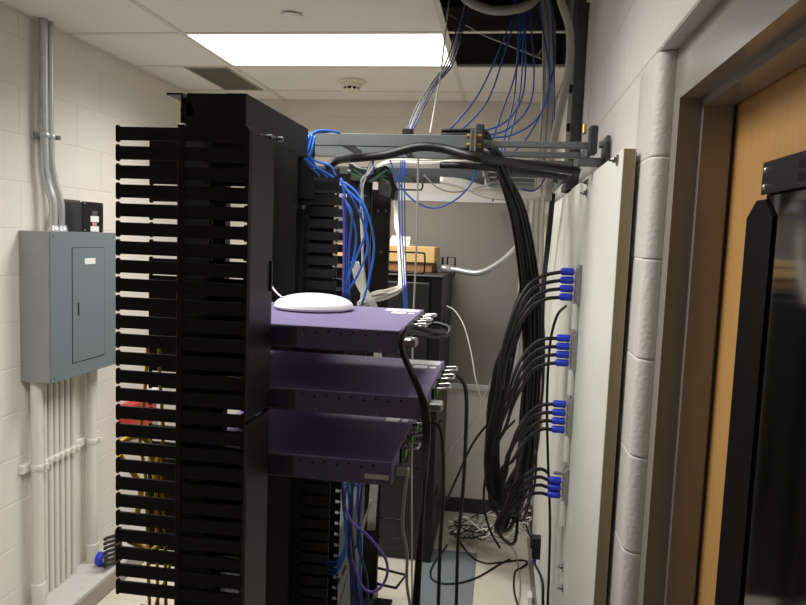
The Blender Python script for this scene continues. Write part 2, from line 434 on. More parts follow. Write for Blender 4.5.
# ------------------------------------------------------------------ left wall: electrical panel and conduits
def left_wall():
    y0,y1,z0,z1=2.755,3.268,1.15,1.822; xf=-1.948
    p=thing('electrical_panel',(XL+.08,(y0+y1)/2,z0),'blue-grey electrical breaker panel mounted on the left block wall','panel')
    MB().bbox(XL,xf-.006,y0,y1,z0,z1,.003).build('body','panel_galv',p)
    MB().bbox(xf-.006,xf,y0-.001,y1+.001,z0-.001,z1+.001,.002).build('cover','panel_blue',p)
    dr=MB().bbox(xf,xf+.003,2.908,3.161,1.217,1.748,.0015).build('door','panel_blue',p)
    mb=MB()
    for q in ((2.905,2.908,1.214,1.751),(3.161,3.164,1.214,1.751),(2.908,3.161,1.214,1.217),(2.908,3.161,1.748,1.751)): mb.box(xf,xf+.0012,*q)
    mb.build('door_gap','black_matte',p)
    MB().bbox(xf+.003,xf+.006,2.944,2.952,1.435,1.495,.001).build('latch','black_satin',dr)
    MB().box(xf+.003,xf+.0036,3.0,3.085,1.672,1.70).build('label','sticker',dr,'white label with small dark print')
    for q in (y0+.02,y1-.02):
        for z in (z0+.02,z1-.02): MB().cyl((xf,q,z),(xf+.002,q,z),.005,n=8).build('screw','steel',p)
    # relay box on top of the panel
    b=thing('relay_box',(-2.0,3.07,1.8235),'small dark grey box with black front and labels standing on the breaker panel','box')
    MB().bbox(-2.07,-1.957,2.996,3.155,1.8235,1.962,.003).build('body','duct_grey',b)
    fr=MB().bbox(-1.957,-1.947,2.993,3.158,1.8235,1.966,.003).build('front','black_satin',b)
    MB().bbox(-2.08,-2.07,2.975,3.16,1.8235,1.975,.002).build('back_plate','bracket_tan',b)
    for y in (3.003,3.148):
        for z in (1.833,1.957): MB().cyl((-1.947,y,z),(-1.944,y,z),.005,n=8).build('screw','silver',fr)
    MB().box(-1.947,-1.9465,3.05,3.118,1.872,1.90).build('label','sticker',fr,'white printed label')
    MB().box(-1.947,-1.9465,3.05,3.118,1.8265,1.852).build('label','sticker',fr,'white printed label')
    MB().box(-1.947,-1.9465,3.065,3.10,1.855,1.869).build('warning_label','print_red',fr,'small red warning label')
    MB().box(-1.947,-1.9465,3.064,3.105,1.90,1.925).build('indicator','duct_grey',fr)
    # galvanised conduits up to the ceiling
    for q,(pts,lab) in enumerate((([(2.872,ZC),(2.872,2.17),(2.885,2.05),(2.90,1.95),(2.90,1.822)],'galvanised steel conduit rising from the breaker panel, the left of two'),
                      ([(2.918,ZC),(2.918,2.2),(2.935,2.08),(2.958,1.95),(2.962,1.822)],'galvanised steel conduit rising from the breaker panel, the right of two'))):
        c=thing('conduit',(-2.04,pts[-1][0],1.822),lab,'conduit','steel conduits above the panel')
        MB().tube(crom([Vector((-2.055+(.02 if i>2 else 0),y,z)) for i,(y,z) in enumerate(pts)],8),.0185 if q==0 else .0145,14).build('pipe','galv',c)
        y=pts[-1][0]; MB().lathe((-2.035,y,1.822),[(.028,0),(.028,.012),(.024,.016),(.024,.03)],12).build('connector','galv',c)
    s=thing('conduit_strap',(-2.07,2.90,2.235),'steel strap clamping the two conduits above the breaker panel','strap')
    MB().box(-2.1,-2.088,2.84,2.96,2.235,2.262).build('channel','galv',s)
    for y,r in ((2.872,.0205),(2.918,.0165)):
        MB().lathe((-2.055,y,2.238),[(r,0),(r+.002,.003),(r+.002,.017),(r,.02)],16).build('clamp','galv',s)
    MB().bbox(-2.075,-2.035,2.945,2.962,2.238,2.258).build('screw_lug','steel',s)
    # white painted conduits below the panel
    st=thing('strut_channel',(-2.085,3.02,.70),'white painted strut channel with clamps holding the conduits to the wall','bracket')
    MB().bbox(XL,-2.078,2.735,3.33,.73,.77,.003).build('channel','white_pipe',st)
    specs=[(at(px,450,X=-2.05).y,r,b_) for px,r,b_ in ((37.5,.0265,True),(47.5,.0125,False),(53.5,.0125,False),(59,.0125,False),(64.5,.0125,False),(70,.0125,False),(76,.0125,False),(92.5,.026,True))]
    names=['thick white painted conduit below the panel, nearest the camera']+['thin white painted conduit below the panel, %s of six from the left'%w_ for w_ in ('first','second','third','fourth','fifth','last')]+['thick white painted conduit below the panel, nearest the black manager']
    for (y,r,big),lab in zip(specs,names):
        c=thing('conduit',(-2.078+r,y,.10),lab,'conduit','white conduits below the panel')
        x=-2.078+r
        MB().cyl((x,y,.10),(x,y,z0),r,n=20).build('pipe','white_pipe',c)
        if big:
            MB().lathe((x,y,.10),[(r+.004,0),(r+.006,.01),(r+.006,.09),(r+.004,.1)],20).build('coupling','white_pipe',c)
        MB().lathe((x,y,.733),[(r+.001,0),(r+.003,.002),(r+.003,.030),(r+.001,.033)],16).build('clamp','white_pipe',st)
        MB().bbox(x+r,x+r+.016,y+r*.4,y+r*.4+.014,.737,.765,.002).build('clamp_bolt','white_pipe',st)
    # small things on the curb
    q=at(101,546,X=-1.985); r=thing('tape_roll',(-1.985,q.y,.10),'small roll of bright blue tape on the curb beside the conduit','tape')
    MB().lathe((-2.0,q.y,.135),[(.020,0),(.035,0),(.035,.035),(.020,.035)],24,'X').build('tape','boot_blue',r)
    MB().lathe((-2.0,q.y,.135),[(.016,-.001),(.0205,-.001),(.0205,.036),(.016,.036)],20,'X').build('core','white_plastic',r)
    q=at(118,560,X=-1.92).y; c=thing('finger_bracket',(-1.92,q,.10),'black plastic comb of cable fingers leaning on the curb behind the manager','bracket')
    MB().bbox(-1.927,-1.913,q-.02,q+.03,.10,.28,.002).build('back_bar','black_satin',c)
    for i in range(7):
        z=.095+i*.024; MB().prism([(q,z),(q-.10,z+.03),(q-.125,z+.032),(q-.125,z+.044),(q-.10,z+.043),(q+.01,z+.016)],'X',-1.926,-1.914).build('finger','black_satin',c)
    a0=at(130,412,X=-2.03).y; a1=at(157,412,X=-2.03).y; a2=at(166,412,X=-2.03).y; zc=at(145,413,X=-2.03).z
    rb=thing('alarm_box',(-2.07,a0,zc-.1),'small red box with white side mounted on the left wall behind the cable manager','box')
    MB().bbox(XL,-2.03,a0,a1,zc-.08,zc+.08,.006).build('body','red',rb)
    MB().bbox(XL,-2.04,a1+.005,a2,zc-.09,zc+.11,.004).build('cover','white_plastic',rb)
    MB().cyl((-2.03,(a0+a1)/2,zc),(-2.022,(a0+a1)/2,zc),.016,n=12).build('button','black_satin',rb)
left_wall()

# ------------------------------------------------------------------ vertical cable managers
PIT=.0346; XS=-.584
def finger_mesh(sgn,L=.1205,h=.0238,th=.006):
    b=h/2; e=.0034
    poly=[(0,-b),(L-.007,-b),(L-.005,-b-e),(L-.0022,-b-e),(L,-b-e+.003),(L,b+e-.003),(L-.0022,b+e),(L-.005,b+e),(L-.007,b),(0,b)]
    return MB().prism([(sgn*u,v) for u,v in poly],'Y',0,th).mesh('finger','black_powder')
FM={-1:finger_mesh(-1),1:finger_mesh(1)}
def manager(y0,y1,nl,nr,label,covers,left_far=True):
    t=thing('vertical_cable_manager',(XS,(y0+y1)/2,0),label,'cable manager','vertical cable managers')
    ZT=2.036
    MB().box(XS-.004,XS+.004,y0+.012,y1-.012,.02,ZT).build('centre_web','black_powder',t)
    for y in (y0,y1-.012): MB().bbox(XS-.0065,XS+.0065,y,y+.012,.02,ZT+.006,.002).build('spine','black_powder',t)
    MB().bbox(XS-.13,XS+.13,y0,y1,0,.02,.003).build('base_plate','black_powder',t)
    for k in range(max(nl,nr)):
        z=ZT-.0136-k*PIT
        for y in (y0+.002,y1-.008):
            if k<nr: place('finger',FM[1],(XS+.0065,y,z),t)
            if k<nl: place('finger',FM[-1],(XS-.0065,y,z),t)
    for (a,b) in covers:
        cv=MB().prism([(XS+.1275,y0-.001),(XS+.1295,y0-.001),(XS+.1325,y0+.006),(XS+.1325,y1-.006),(XS+.1295,y1+.001),(XS+.1275,y1+.001)],'Z',a,b).build('cover_door','black_satin',t)
        MB().bbox(XS+.1325,XS+.1365,y1-.02,y1-.012,(a+b)/2-.03,(a+b)/2+.03,.001).build('latch','black_satin',cv)
    return t
m1=manager(1.19,1.322,26,56,'tall black vertical cable manager with comb fingers nearest the camera',[(1.505,2.03),(.05,1.498)])
MB().box(-.665,-.60,1.196,1.202,.02,1.122).build('lower_panel','black_powder',m1)
m2=manager(1.874,2.02,56,56,'black vertical cable manager with comb fingers behind the purple switches',[])
MB().box(XS-.12,XS+.078,2.022,2.026,1.5,2.03).box(XS-.12,XS+.108,2.022,2.026,.02,1.5).build('back_panel','black_powder',m2)

# ------------------------------------------------------------------ two-post racks
def rack(y0,y1,ztop,label,plate=None,name='equipment_rack',xb=-.553):
    t=thing(name,(-.6,(y0+y1)/2,0),label,'rack','two-post racks')
    xa=-.655
    for (a,b,f) in ((y0,y0+.004,1),(y1-.004,y1,-1)):
        mb=MB().box(xa,xb,a,b,.0,ztop-.01)
        for x in (xa,xb-.004): mb.box(x,x+.004,min(a,a+f*.024),max(b,b+f*.024),0,ztop-.01)
        p=mb.build('post','black_satin',t)
        ys=a if f==1 else b
        for k in range(10):
            z=.22+k*.2
            MB().cyl((xb-.025,ys-.0005 if f==-1 else ys-.0015,z),(xb-.025,ys+.0015,z),.004,n=8).build('screw','steel',p)
    for x0,x1 in ((-.69,xa),(xb,-.521)):
        MB().box(x0,x1,y0,y1-(.075 if plate and x0>-.6 else 0),ztop-.004,ztop).build('top_flange','black_satin',t)
        xp=xa-.004 if x0<-.68 else -.525
        MB().box(xp,xp+.004,y0,y1-(.075 if plate and x0>-.6 else 0),ztop-(plate or .06),ztop-.004).build('top_angle','black_satin',t)
        MB().box(x0-.05,x1+.05,y0,y1,0,.006).box(x0 if x0>-.6 else x1-.005,(x0 if x0>-.6 else x1-.005)+.005,y0,y1,.006,.09).build('base_angle','black_satin',t)
    return t
r1=rack(1.342,1.856,2.126,'black two-post rack carrying the purple switches',.075,xb=-.562)
MB().box(-.562,-.521,1.846,1.850,1.95,2.12).box(-.655,-.548,1.8505,1.854,0.1,2.1).build('gusset','black_satin',r1)
MB().box(-.645,-.521,1.340,1.344,2.05,2.125).build('end_plate','black_satin',r1)
MB().cyl((-.645,1.340,2.092),(-.645,1.352,2.092),.014,n=16).build('grommet','black_satin',r1)
for px,py,Y in ((267,137,1.45),(278,139,1.5),(300,155,1.845),(297,207,1.845),(304,207,1.845)):
    p=at(px,py,Y=Y) if Y>1.8 else at(px,py,X=-.5205)
    if Y>1.8: MB().cyl(p,p-Vector((0,.006,0)),.005,n=10).build('bolt','steel',r1)
    else: MB().cyl(p,p+Vector((.012,0,0)),.006,n=10).build('bolt','steel',r1)
r2=rack(2.83,3.35,2.092,'black two-post rack with wire rings in front of the grey wall board')
def ring(z,xe,h,Y,parent):
    P=[Vector((-.553,Y,z)),Vector((xe-.02,Y,z)),Vector((xe-.004,Y,z-.006)),Vector((xe,Y,z-.02)),Vector((xe,Y,z-h+.02)),Vector((xe-.004,Y,z-h+.006)),Vector((xe-.02,Y,z-h)),Vector((-.553,Y,z-h))]
    MB().tube(crom(P,4),.0045,8).build('cable_ring','black_satin',parent)
for px,py in ((378,211),(386,211),(381,252)):
    q=at(px,py,Y=3.344); MB().cyl(q,q-Vector((0,.004,0)),.006,n=8).build('screw','steel',r2)
for py,xe,h in ((181,-.40,.04),(252,-.375,.10),(416,-.42,.10),(520,-.42,.10)):
    z=at(400,py,Y=3.33).z; ring(z,xe,h,3.33,r2)
# bigger wire ring that sticks out near the floor
pp=[at(378,568,Y=2.9),at(406,575,Y=2.95),at(396,588,Y=2.75),at(378,584,Y=2.72)]
MB().tube(crom(pp,1),.006,8).build('cable_ring','black_satin',r2)

# grey device low in the row behind the far manager
g=thing('battery_unit',(-.72,2.45,0),'grey equipment box standing low behind the far cable manager','equipment box')
MB().bbox(-.95,-.53,2.08,2.80,.02,.80,.006).build('case','grey_device',g)
MB().bbox(-.95,-.53,2.78,2.80,.80,.845,.004).build('rear_lip','grey_device',g)
for x in (-.93,-.57):
    for y in (2.1,2.74): MB().bbox(x,x+.03,y,y+.03,0,.02,.003).build('foot','black_rubber',g)
for k in range(5): MB().box(-.531,-.527,2.2+k*.1,2.26+k*.1,.6,.612).build('vent_slot','black_matte',g)

# ------------------------------------------------------------------ purple network switches
def switch(xr,zt,h,label,xl=-.655,strip=False,cover=True):
    y0,y1=1.372,1.812; zb=zt-h
    s=thing('network_switch',((xl+xr)/2,(y0+y1)/2,zb),label,'network switch','purple switches in the rack')
    MB().bbox(xl,xr,y0,y1,zb,zt,.0015).build('chassis','purple',s)
    # mounting ears along the side: steel bracket with slots
    MB().box(-.56,-.415,y0-.0025,y0,zb+.004,zt-.003).build('mounting_ear','bracket_tan',s)
    for z in (zb+.010,zt-.012): MB().box(-.48,-.452,y0-.003,y0-.0024,z-.003,z+.003).build('ear_slot','black_matte',s)
    MB().box(-.468,-.427,y0-.0032,y0-.0024,zb+.008,zt-.006).build('ear_inset','purple_dark',s)
    for x in (-.37,-.24):
        if x<xr-.02: MB().cyl((x,y0-.0015,zb+.006),(x,y0,zb+.006),.0028,n=8).build('screw','steel',s)
    k=0; x=-.40
    hole=MB().box(-.002,.002,-.0006,0,-.0018,.0018).mesh('vent_hole','black_matte')
    while x<xr-.03:
        place('vent_hole',hole,(x,y0,zt-.010-(k%2)*.004),s); x+=.026; k+=1
    # stickers on the lid
    if not strip: MB().box(xr-.095,xr-.008,y1-.07,y1-.015,zt,zt+.0004).build('sticker','sticker',s,'white printed sticker')
    MB().box(xr-.07,xr-.035,y1-.125,y1-.088,zt,zt+.0004).build('sticker','sticker',s,'white printed sticker')
    MB().box(xr-.028,xr-.013,y1-.118,y1-.095,zt,zt+.0004).build('sticker','sticker',s,'white printed sticker')
    # rear face: power supplies with handles
    for i,y in enumerate((1.52,1.63,1.735)):
        ps=MB().bbox(xr,xr+.006,y-.042,y+.042,zb+.003,zt-.003,.001).build('power_supply','black_satin',s)
        P=[Vector((xr+.006,y-.024,zt-.008)),Vector((xr+.030,y-.024,zt-.005)),Vector((xr+.038,y-.016,zt-.005)),Vector((xr+.038,y+.016,zt-.005)),Vector((xr+.030,y+.024,zt-.005)),Vector((xr+.006,y+.024,zt-.008))]
        MB().tube(crom(P,4),.003,8).build('handle','silver',ps)
        MB().box(xr+.006,xr+.010,y-.012,y+.012,zb+.018,zt-.014).build('status_led','green_led',ps)
    MB().bbox(xr,xr+.03,1.415,1.45,zb+.008,zb+.026,.003).build('connector','silver',s)
    if strip: MB().box(-.262,-.211,y0-.0005,y0,zb+.012,zb+.022).build('sticker','sticker',s,'narrow white printed label')
    return s
switch(-.200,1.665,.048,'purple rack switch under the white dome, topmost of three')
switch(-.140,1.531,.047,'purple rack switch in the middle, sticking out furthest to the right')
switch(-.205,1.390,.050,'purple rack switch at the bottom, with a narrow white label on its side',strip=True)

def dome():
    c=at(314,309,Z=1.6655)
    a=thing('access_point',c,'white dome-shaped wireless access point lying on the top purple switch','access point')
    R=.100
    MB().lathe(c,[(R*.86,.000),(R*.97,.003),(R,.008),(R*.985,.010)],48).build('base_ring','white_plastic',a)
    prof=[(R*math.cos(t)*.985,.010+.030*math.sin(t)) for t in [PI/2*i/14 for i in range(14)]]+[(.001,.040)]
    MB().lathe(c,prof,48).build('dome','white_plastic',a)
    cable('network_cable',[(268,270,1.66),(271,284,1.66),(276,292,1.64),(283,298,1.62)],.0022,'wire_white','thin white cable leading to the dome access point')
dome()

# ------------------------------------------------------------------ black cabinet, boxes and back wall board
def cabinet():
    x0,x1,y0,y1,zt=-.965,-.325,3.80,4.565,1.64
    c=thing('server_cabinet',((x0+x1)/2,(y0+y1)/2,0),'large black server cabinet standing against the back wall','cabinet')
    MB().bbox(x0,x1,y0+.02,y1,.0,zt,.006).build('body','cabinet_black',c)
    MB().bbox(x0+.01,x1-.07,y0,y0+.02,.05,zt-.03,.005).build('door','cabinet_black',c)
    MB().bbox(x1-.06,x1,y0,y0+.02,0,zt,.004).build('corner_post','black_satin',c)
    MB().bbox(x0-.005,x1+.005,y0-.004,y1,zt,zt+.012,.004).build('top','cabinet_black',c)
    for z in (.55,1.15): MB().box(x0+.02,x1-.08,y0-.0015,y0,z,z+.006).build('door_groove','black_matte',c)
    for z in (.35,.75,1.05,1.35):
        MB().bbox(x1,x1+.012,y0+.12,y0+.20,z,z+.04,.002).build('side_bracket','black_satin',c)
    hd=[Vector((x1-.03,4.45,zt+.012)),Vector((x1-.03,4.45,zt+.10)),Vector((x1+.02,4.45,zt+.10)),Vector((x1+.02,4.45,zt-.02))]
    MB().tube(crom(hd,1),.006,8).build('wire_guide','black_satin',c)
    MB().bbox(x1-.065,x1-.052,4.42,4.44,zt+.012,zt+.10,.002).build('stub_post','black_satin',c)
    b=thing('cardboard_box',(-.7,4.28,zt+.012),'shallow tan cardboard box with a lid on top of the black cabinet','box')
    MB().bbox(-.99,-.42,4.12,4.44,zt+.012,zt+.085,.003).build('tray','cardboard_dark',b)
    MB().bbox(-1.0,-.405,4.105,4.455,zt+.07,zt+.165,.003).build('lid','cardboard',b)
    p=MB().prism([(-.70,zt+.1656),(-.565,zt+.1656),(-.56,zt+.222),(-.672,zt+.226)],'Y',4.15,4.162).build('paper_pad','paper')
    tag(p,'white pad of paper propped on the cardboard box','paper')
    q=MB().bbox(-.72,-.57,4.17,4.40,zt+.1655,zt+.174,.002).build('paper_stack','paper'); tag(q,'low stack of white paper lying on the cardboard box','paper')
    w_=thing('wall_board',(-.6,YB,.86),'large grey wall board with silver frame on the back wall','board')
    x0,x1=-1.72,.105
    MB().box(x0,x1,YB-.016,YB-.001,.895,2.10).build('panel','board_grey',w_)
    MB().bbox(x0-.03,x1+.03,YB-.024,YB-.001,2.10,2.155,.003).build('frame_rail','alu',w_)
    MB().bbox(x0-.03,x1+.03,YB-.03,YB-.001,.855,.895,.003).build('frame_rail','alu',w_)
    for a in (x0-.03,x1): MB().bbox(a,a+.03,YB-.024,YB-.001,.895,2.10,.003).build('frame_stile','alu',w_)
cabinet()

# ------------------------------------------------------------------ overhead cable ladders
def ladder_x(Y0,Y1,xa,xb,zt,label):
    t=thing('cable_ladder',((xa+xb)/2,(Y0+Y1)/2,zt-.036),label,'cable ladder','overhead cable ladders')
    for y in (Y0,Y1): MB().bbox(xa,xb,y,y+.012,zt-.036,zt,.002).build('stringer','ladder_grey',t)
    x=xa+.06
    while x<xb-.03:
        MB().bbox(x,x+.013,Y0+.012,Y1,zt-.032,zt-.012,.002).build('rung','ladder_grey',t); x+=.16
    return t
ladder_x(1.945,2.21,-.70,-.098,2.142,'grey cable ladder bridging from the near rack to the wall ladder')
ladder_x(2.78,3.07,-.80,-.098,2.134,'grey cable ladder carrying white cables above the ring rack')
def ladder_y():
    xa,xb,y0,y1,zt=-.088,.222,1.985,4.45,2.142
    t=thing('cable_ladder',((xa+xb)/2,2.9,zt-.04),'grey cable ladder with black end caps running along the right wall','cable ladder','overhead cable ladders')
    for x in (xa,xb):
        MB().bbox(x,x+.011,y0,y1,zt-.038,zt,.002).build('stringer','ladder_grey',t)
        MB().bbox(x-.006,x+.017,y0-.018,y0+.02,zt-.042,zt+.036,.004).build('end_cap','ladder_cap',t)
    for i in range(11):
        y=2.02+i*.23; MB().bbox(xa+.011,xb,y,y+.02,zt-.020,zt-.002,.002).build('rung','ladder_grey',t)
    for (x,z) in ((-.115,zt-.006),(-.115,zt-.03)):
        MB().cyl((x,1.925,z),(x+.04,1.925,z),.007,n=10).build('clamp_bolt','brass',t)
    MB().bbox(-.105,-.09,1.90,1.96,zt-.05,zt+.01,.003).build('clamp_plate','steel',t)
    # wall bracket under the near end of the right stringer
    b=thing('wall_bracket',(.26,2.06,2.06),'grey steel bracket fixing the ladder to the right wall','bracket')
    MB().bbox(.268,XR,2.02,2.12,2.065,2.16,.002).build('wall_plate','ladder_grey',b)
    MB().bbox(.20,.268,2.04,2.09,2.078,2.100,.003).build('arm','ladder_grey',b)
    for z in (2.085,2.14): MB().cyl((.255,2.07,z),(.268,2.07,z),.010,n=8).build('bolt','steel',b)
    MB().cyl((.205,2.0,2.16),(.205,2.01,2.185),.006,n=8).build('hook_bolt','brass',b)
ladder_y()

# ------------------------------------------------------------------ right wall: plywood, connector blocks, ducts
def spread(k):
    """place of strand k in the round section of the main coax bundle: (across in px, along in m)"""
    f=math.sqrt((k+.5)/29); a=k*2.39996
    return f*math.cos(a), .055*f*math.sin(a)
def over_rail(k):
    """points that bring strand k up between two rungs and over the side rail of the wall ladder"""
    y=2.075+(k%10)*.0155; z=2.150+(k//10)*.012
    return [Vector((-.012-(k//10)*.012,y,2.085)),Vector((-.045-(k//10)*.006,y,z-.018)),Vector((-.078,y,z)),Vector((-.115,y,z+.002)),Vector((-.20,y,z))]
def right_wall():
    xf=.243
    for (a,b,zt,lab) in ((1.555,2.70,2.062,'white painted plywood board on the right wall nearest the door, beside the connector blocks'),(2.715,3.93,2.062,'white painted plywood board on the right wall behind the connector blocks')):
        t=thing('plywood_board',(.262,(a+b)/2,.12),lab,'board','plywood boards')
        x=xf if a<2 else xf+.004
        MB().bbox(x,x+.027,a,b,.12,zt,.0015).build('sheet','plywood_paint',t)
        MB().box(x+.0015,x+.026,a-.0008,a,.121,zt-.001).build('raw_edge','plywood_edge',t)
        for y in (a+.05,b-.08):
            MB().box(x+.027,XR,y,y+.04,.12,zt).build('furring_strip','plywood_edge',t)
    for i,(px,py,lab) in enumerate(((618,160,'steel bolt and washer at the top corner of the plywood board'),(588,182,'steel bolt and washer at the top edge of the plywood board, beside the ladder'),(587,193,'lower steel bolt near the top edge of the plywood board'),
               (563,567,'upper steel bolt low on the plywood board'),(563,588,'lower steel bolt low on the plywood board'))):
        p=at(px,py,X=xf); b=thing('bolt',p,lab,'bolt','bolts in the plywood boards')
        MB().lathe(p,[(.013,-.0005),(.013,-.003)],12,'X').build('washer','steel',b)
        MB().lathe(p,[(.007,-.003),(.007,-.010),(.006,-.012),(.0035,-.012),(.0035,-.020)],8,'X').build('nut','steel',b)
    # connector blocks with blue boots, each cable its own thing
    blocks=[(268,302,580,577),(335,368,577,574),(401,435,572,570),(471,500,569,567)]
    rowname=['top','second','third','lowest']; port=['top','second','third','bottom']
    boots=[[(573.5,273.5),(572,281),(570.5,289.5),(569,298)],[(569,336),(568,344.5),(567,352.5),(566,361)],[(564.5,403),(563.5,411),(562.5,419.5),(561.5,427)],[(561,469),(561,479),(559.5,487.5),(558.5,496)]]
    YBk=2.20
    for bi,(ya,yb,xa,xb_) in enumerate(blocks):
        zt=at(xa,ya,Y=YBk).z; zb=at(xb_,yb,Y=YBk).z; x1=xf
        t=thing('connector_block',(x1-.015,YBk,zb),'grey four-port connector block on the plywood, %s of four'%rowname[bi],'connector block','connector blocks on the plywood')
        MB().bbox(x1-.016,x1,YBk-.012,YBk+.03,zb,zt,.002).build('body','block_grey',t)
        MB().bbox(x1-.010,x1,YBk-.016,YBk+.034,zb-.008,zt+.010,.002).build('mount','block_grey',t)
        if bi==0:
            MB().cyl((x1-.012,YBk,zb-.085),(x1-.012,YBk,zb-.006),.010,n=12).build('riser','plywood_paint',t)
        elif bi<3:
            MB().cyl((x1-.012,YBk,zb-.085),(x1-.012,YBk,zb-.006),.010,n=12).build('riser','plywood_paint',t)
        else: MB().cyl((x1-.012,YBk,zb-.085),(x1-.012,YBk,zb-.006),.010,n=12).build('riser','plywood_paint',t)
        for pi in range(4):
            bx,by=boots[bi][pi]
            hi=zt-(pi+.5)/4*(zt-zb)
            j0=Vector((x1-.016,YBk+.006,hi))
            MB().cyl(j0,j0-Vector((.007,0,0)),.0052,n=10).build('jack','silver',t)
            js=j0-Vector((.007,0,0)); je=js-Vector((.040,0,.002))
            rnd=random.Random(bi*10+pi); J=lambda s: rnd.uniform(-s,s)
            s=bi*4+pi
            if not (bi==3 and pi==0):
                lab='black coax cable with a blue boot in the %s port of the %s connector block'%(port[pi],rowname[bi])
            else: lab='black coax cable without a boot in the top port of the lowest connector block'
            c=thing('coax_cable',je,lab,'cable','black coax cables to the connector blocks')
            if not (bi==3 and pi==0):
                MB().lathe(js,[(.0100,0),(.0118,-.002),(.0118,-.034),(.0085,-.040)],12,'X').build('boot','boot_blue',c)
            else:
                MB().lathe(js,[(.005,0),(.005,-.02),(.004,-.025)],10,'X').build('plug','steel',c)
            jx,jy=550,by
            ey=YBk+.006
            # run: out of the boot, over and down, a loop near the floor, back up in the main bundle to the ladder
            if bi==0: arc=[(546,275+pi*8,ey),(533+J(1),281+pi*8.5,ey),(520+J(1.5),297+pi*9,2.17),(510+J(2),324+pi*8,2.15),(503+J(3),356+pi*6,2.14),(497+J(3),392+pi*3,2.14),(491+J(3),435,2.15),(492+J(5),482+J(6),2.2)]
            elif bi==1: arc=[(545,339+pi*8.5,ey),(533+J(1),345+pi*8.5,ey),(521+J(2),360+pi*9,2.17),(511+J(2),384+pi*8,2.15),(503+J(3),414+pi*5,2.14),(496+J(3),450,2.15),(497+J(4),484+J(6),2.2)]
            elif bi==2: arc=[(543,405+pi*8,ey),(532+J(1),410+pi*8,ey),(520+J(2),424+pi*7,2.17),(510+J(3),446+pi*5,2.15),(504+J(3),470,2.15),(505+J(4),494+J(5),2.2)]
            else: arc=[(540+J(1),(469 if pi==0 else 473+pi*8-4),ey),(528+J(2),474+pi*7,2.18),(516+J(2),486+pi*6,2.18),(505+J(3),505+pi*4,2.17),(498+J(3),524+pi*3,2.17)]
            bot=(508+J(9),508+J(10)+(25 if bi==3 else 0),2.26)
            ox,oy=spread(s); top=over_rail(s)
            up=[(522+ox*8+J(3),478+J(8),2.36+oy),(528+ox*9,420,2.40+oy),(531+ox*10,350,2.38+oy),(529+ox*10,280,2.30+oy),(521+ox*9,225,2.23+oy),(510+ox*7,190,2.165+oy*.6)]
            P=[je]+[at(*q[:2],Y=q[2]) for q in arc]+[at(bot[0],bot[1],Y=bot[2])]+[at(*q[:2],Y=q[2]) for q in up]+top
            MB().tube(crom(P,6),.0058,8).build('jacket','black_rubber',c)
    # dark steel cable sleeve going up through the ceiling
    d=thing('cable_duct',(.255,2.94,2.07),'dark grey steel duct running up the right wall into the open ceiling','duct')
    MB().bbox(.236,XR-.001,2.84,3.05,2.07,3.30,.003).build('sleeve','duct_grey',d)
    MB().bbox(.230,XR-.001,2.834,3.056,2.07,2.10,.003).build('collar','duct_grey',d)
    for z in (2.30,2.45,2.62): MB().bbox(.222,.237,2.85,2.88,z,z+.03,.002).build('clip','black_satin',d)
    # outlet with power adapter near the floor
    p=at(539,545,X=.24); Y=p.y; z=p.z
    o=thing('wall_outlet',(.24,Y,z-.05),'blue-black outlet plate low on the far plywood board','outlet')
    MB().bbox(.2485,.251,Y-.04,Y+.04,z-.07,z+.07,.002).build('plate','black_satin',o)
    a=thing('power_adapter',(.22,Y,z-.06),'black power adapter plugged in low on the right wall','power adapter')
    MB().bbox(.198,.2485,Y-.025,Y+.025,z-.015,z+.042,.005).build('case','black_satin',a)
    MB().bbox(.208,.2485,Y-.022,Y+.022,z-.065,z-.015,.004).build('plug','black_satin',a)
    MB().cyl((.222,Y,z-.095),(.222,Y,z-.065),.010,n=10).build('strain_relief','boot_blue',a)
    cable('power_cable',[Vector((.222,Y,z-.09)),at(542,580,X=.215),at(543,605,X=.22),at(545,625,X=.22),at(549,640,X=.23)],.006,'black_rubber','black cord hanging from the power adapter')
    cable('power_cable',[at(566,306,X=.235),(557,316,2.45),(550,345,2.5),(547,400,2.5),(548,460,2.5),(550,520,2.5),(549,570,2.5),(547,620,2.5)],.005,'black_rubber','single black cord hanging straight down in front of the plywood')
    c=MB().bbox(.215,.24,3.47,3.54,0.0,.035,.003).build('wall_box_cover','white_plastic'); tag(c,'small white plastic piece on the floor by the right baseboard','plastic piece')
    # punch-down blocks beyond the plywood
    for i in range(3):
        z=1.10+i*.34
        t=thing('punchdown_block',(.25,4.2,z),'small white punch-down block on the far right wall, %s of three'%['lowest','middle','top'][i],'connector block','punch-down blocks')
        MB().bbox(.225,XR,4.06,4.30,z,z+.26,.004).build('base','ivory',t)
        for k in range(5): MB().bbox(.214,.225,4.07,4.29,z+.02+k*.048,z+.045+k*.048,.002).build('terminal_strip','wire_grey' if k%2 else 'wire_green',t)
right_wall()

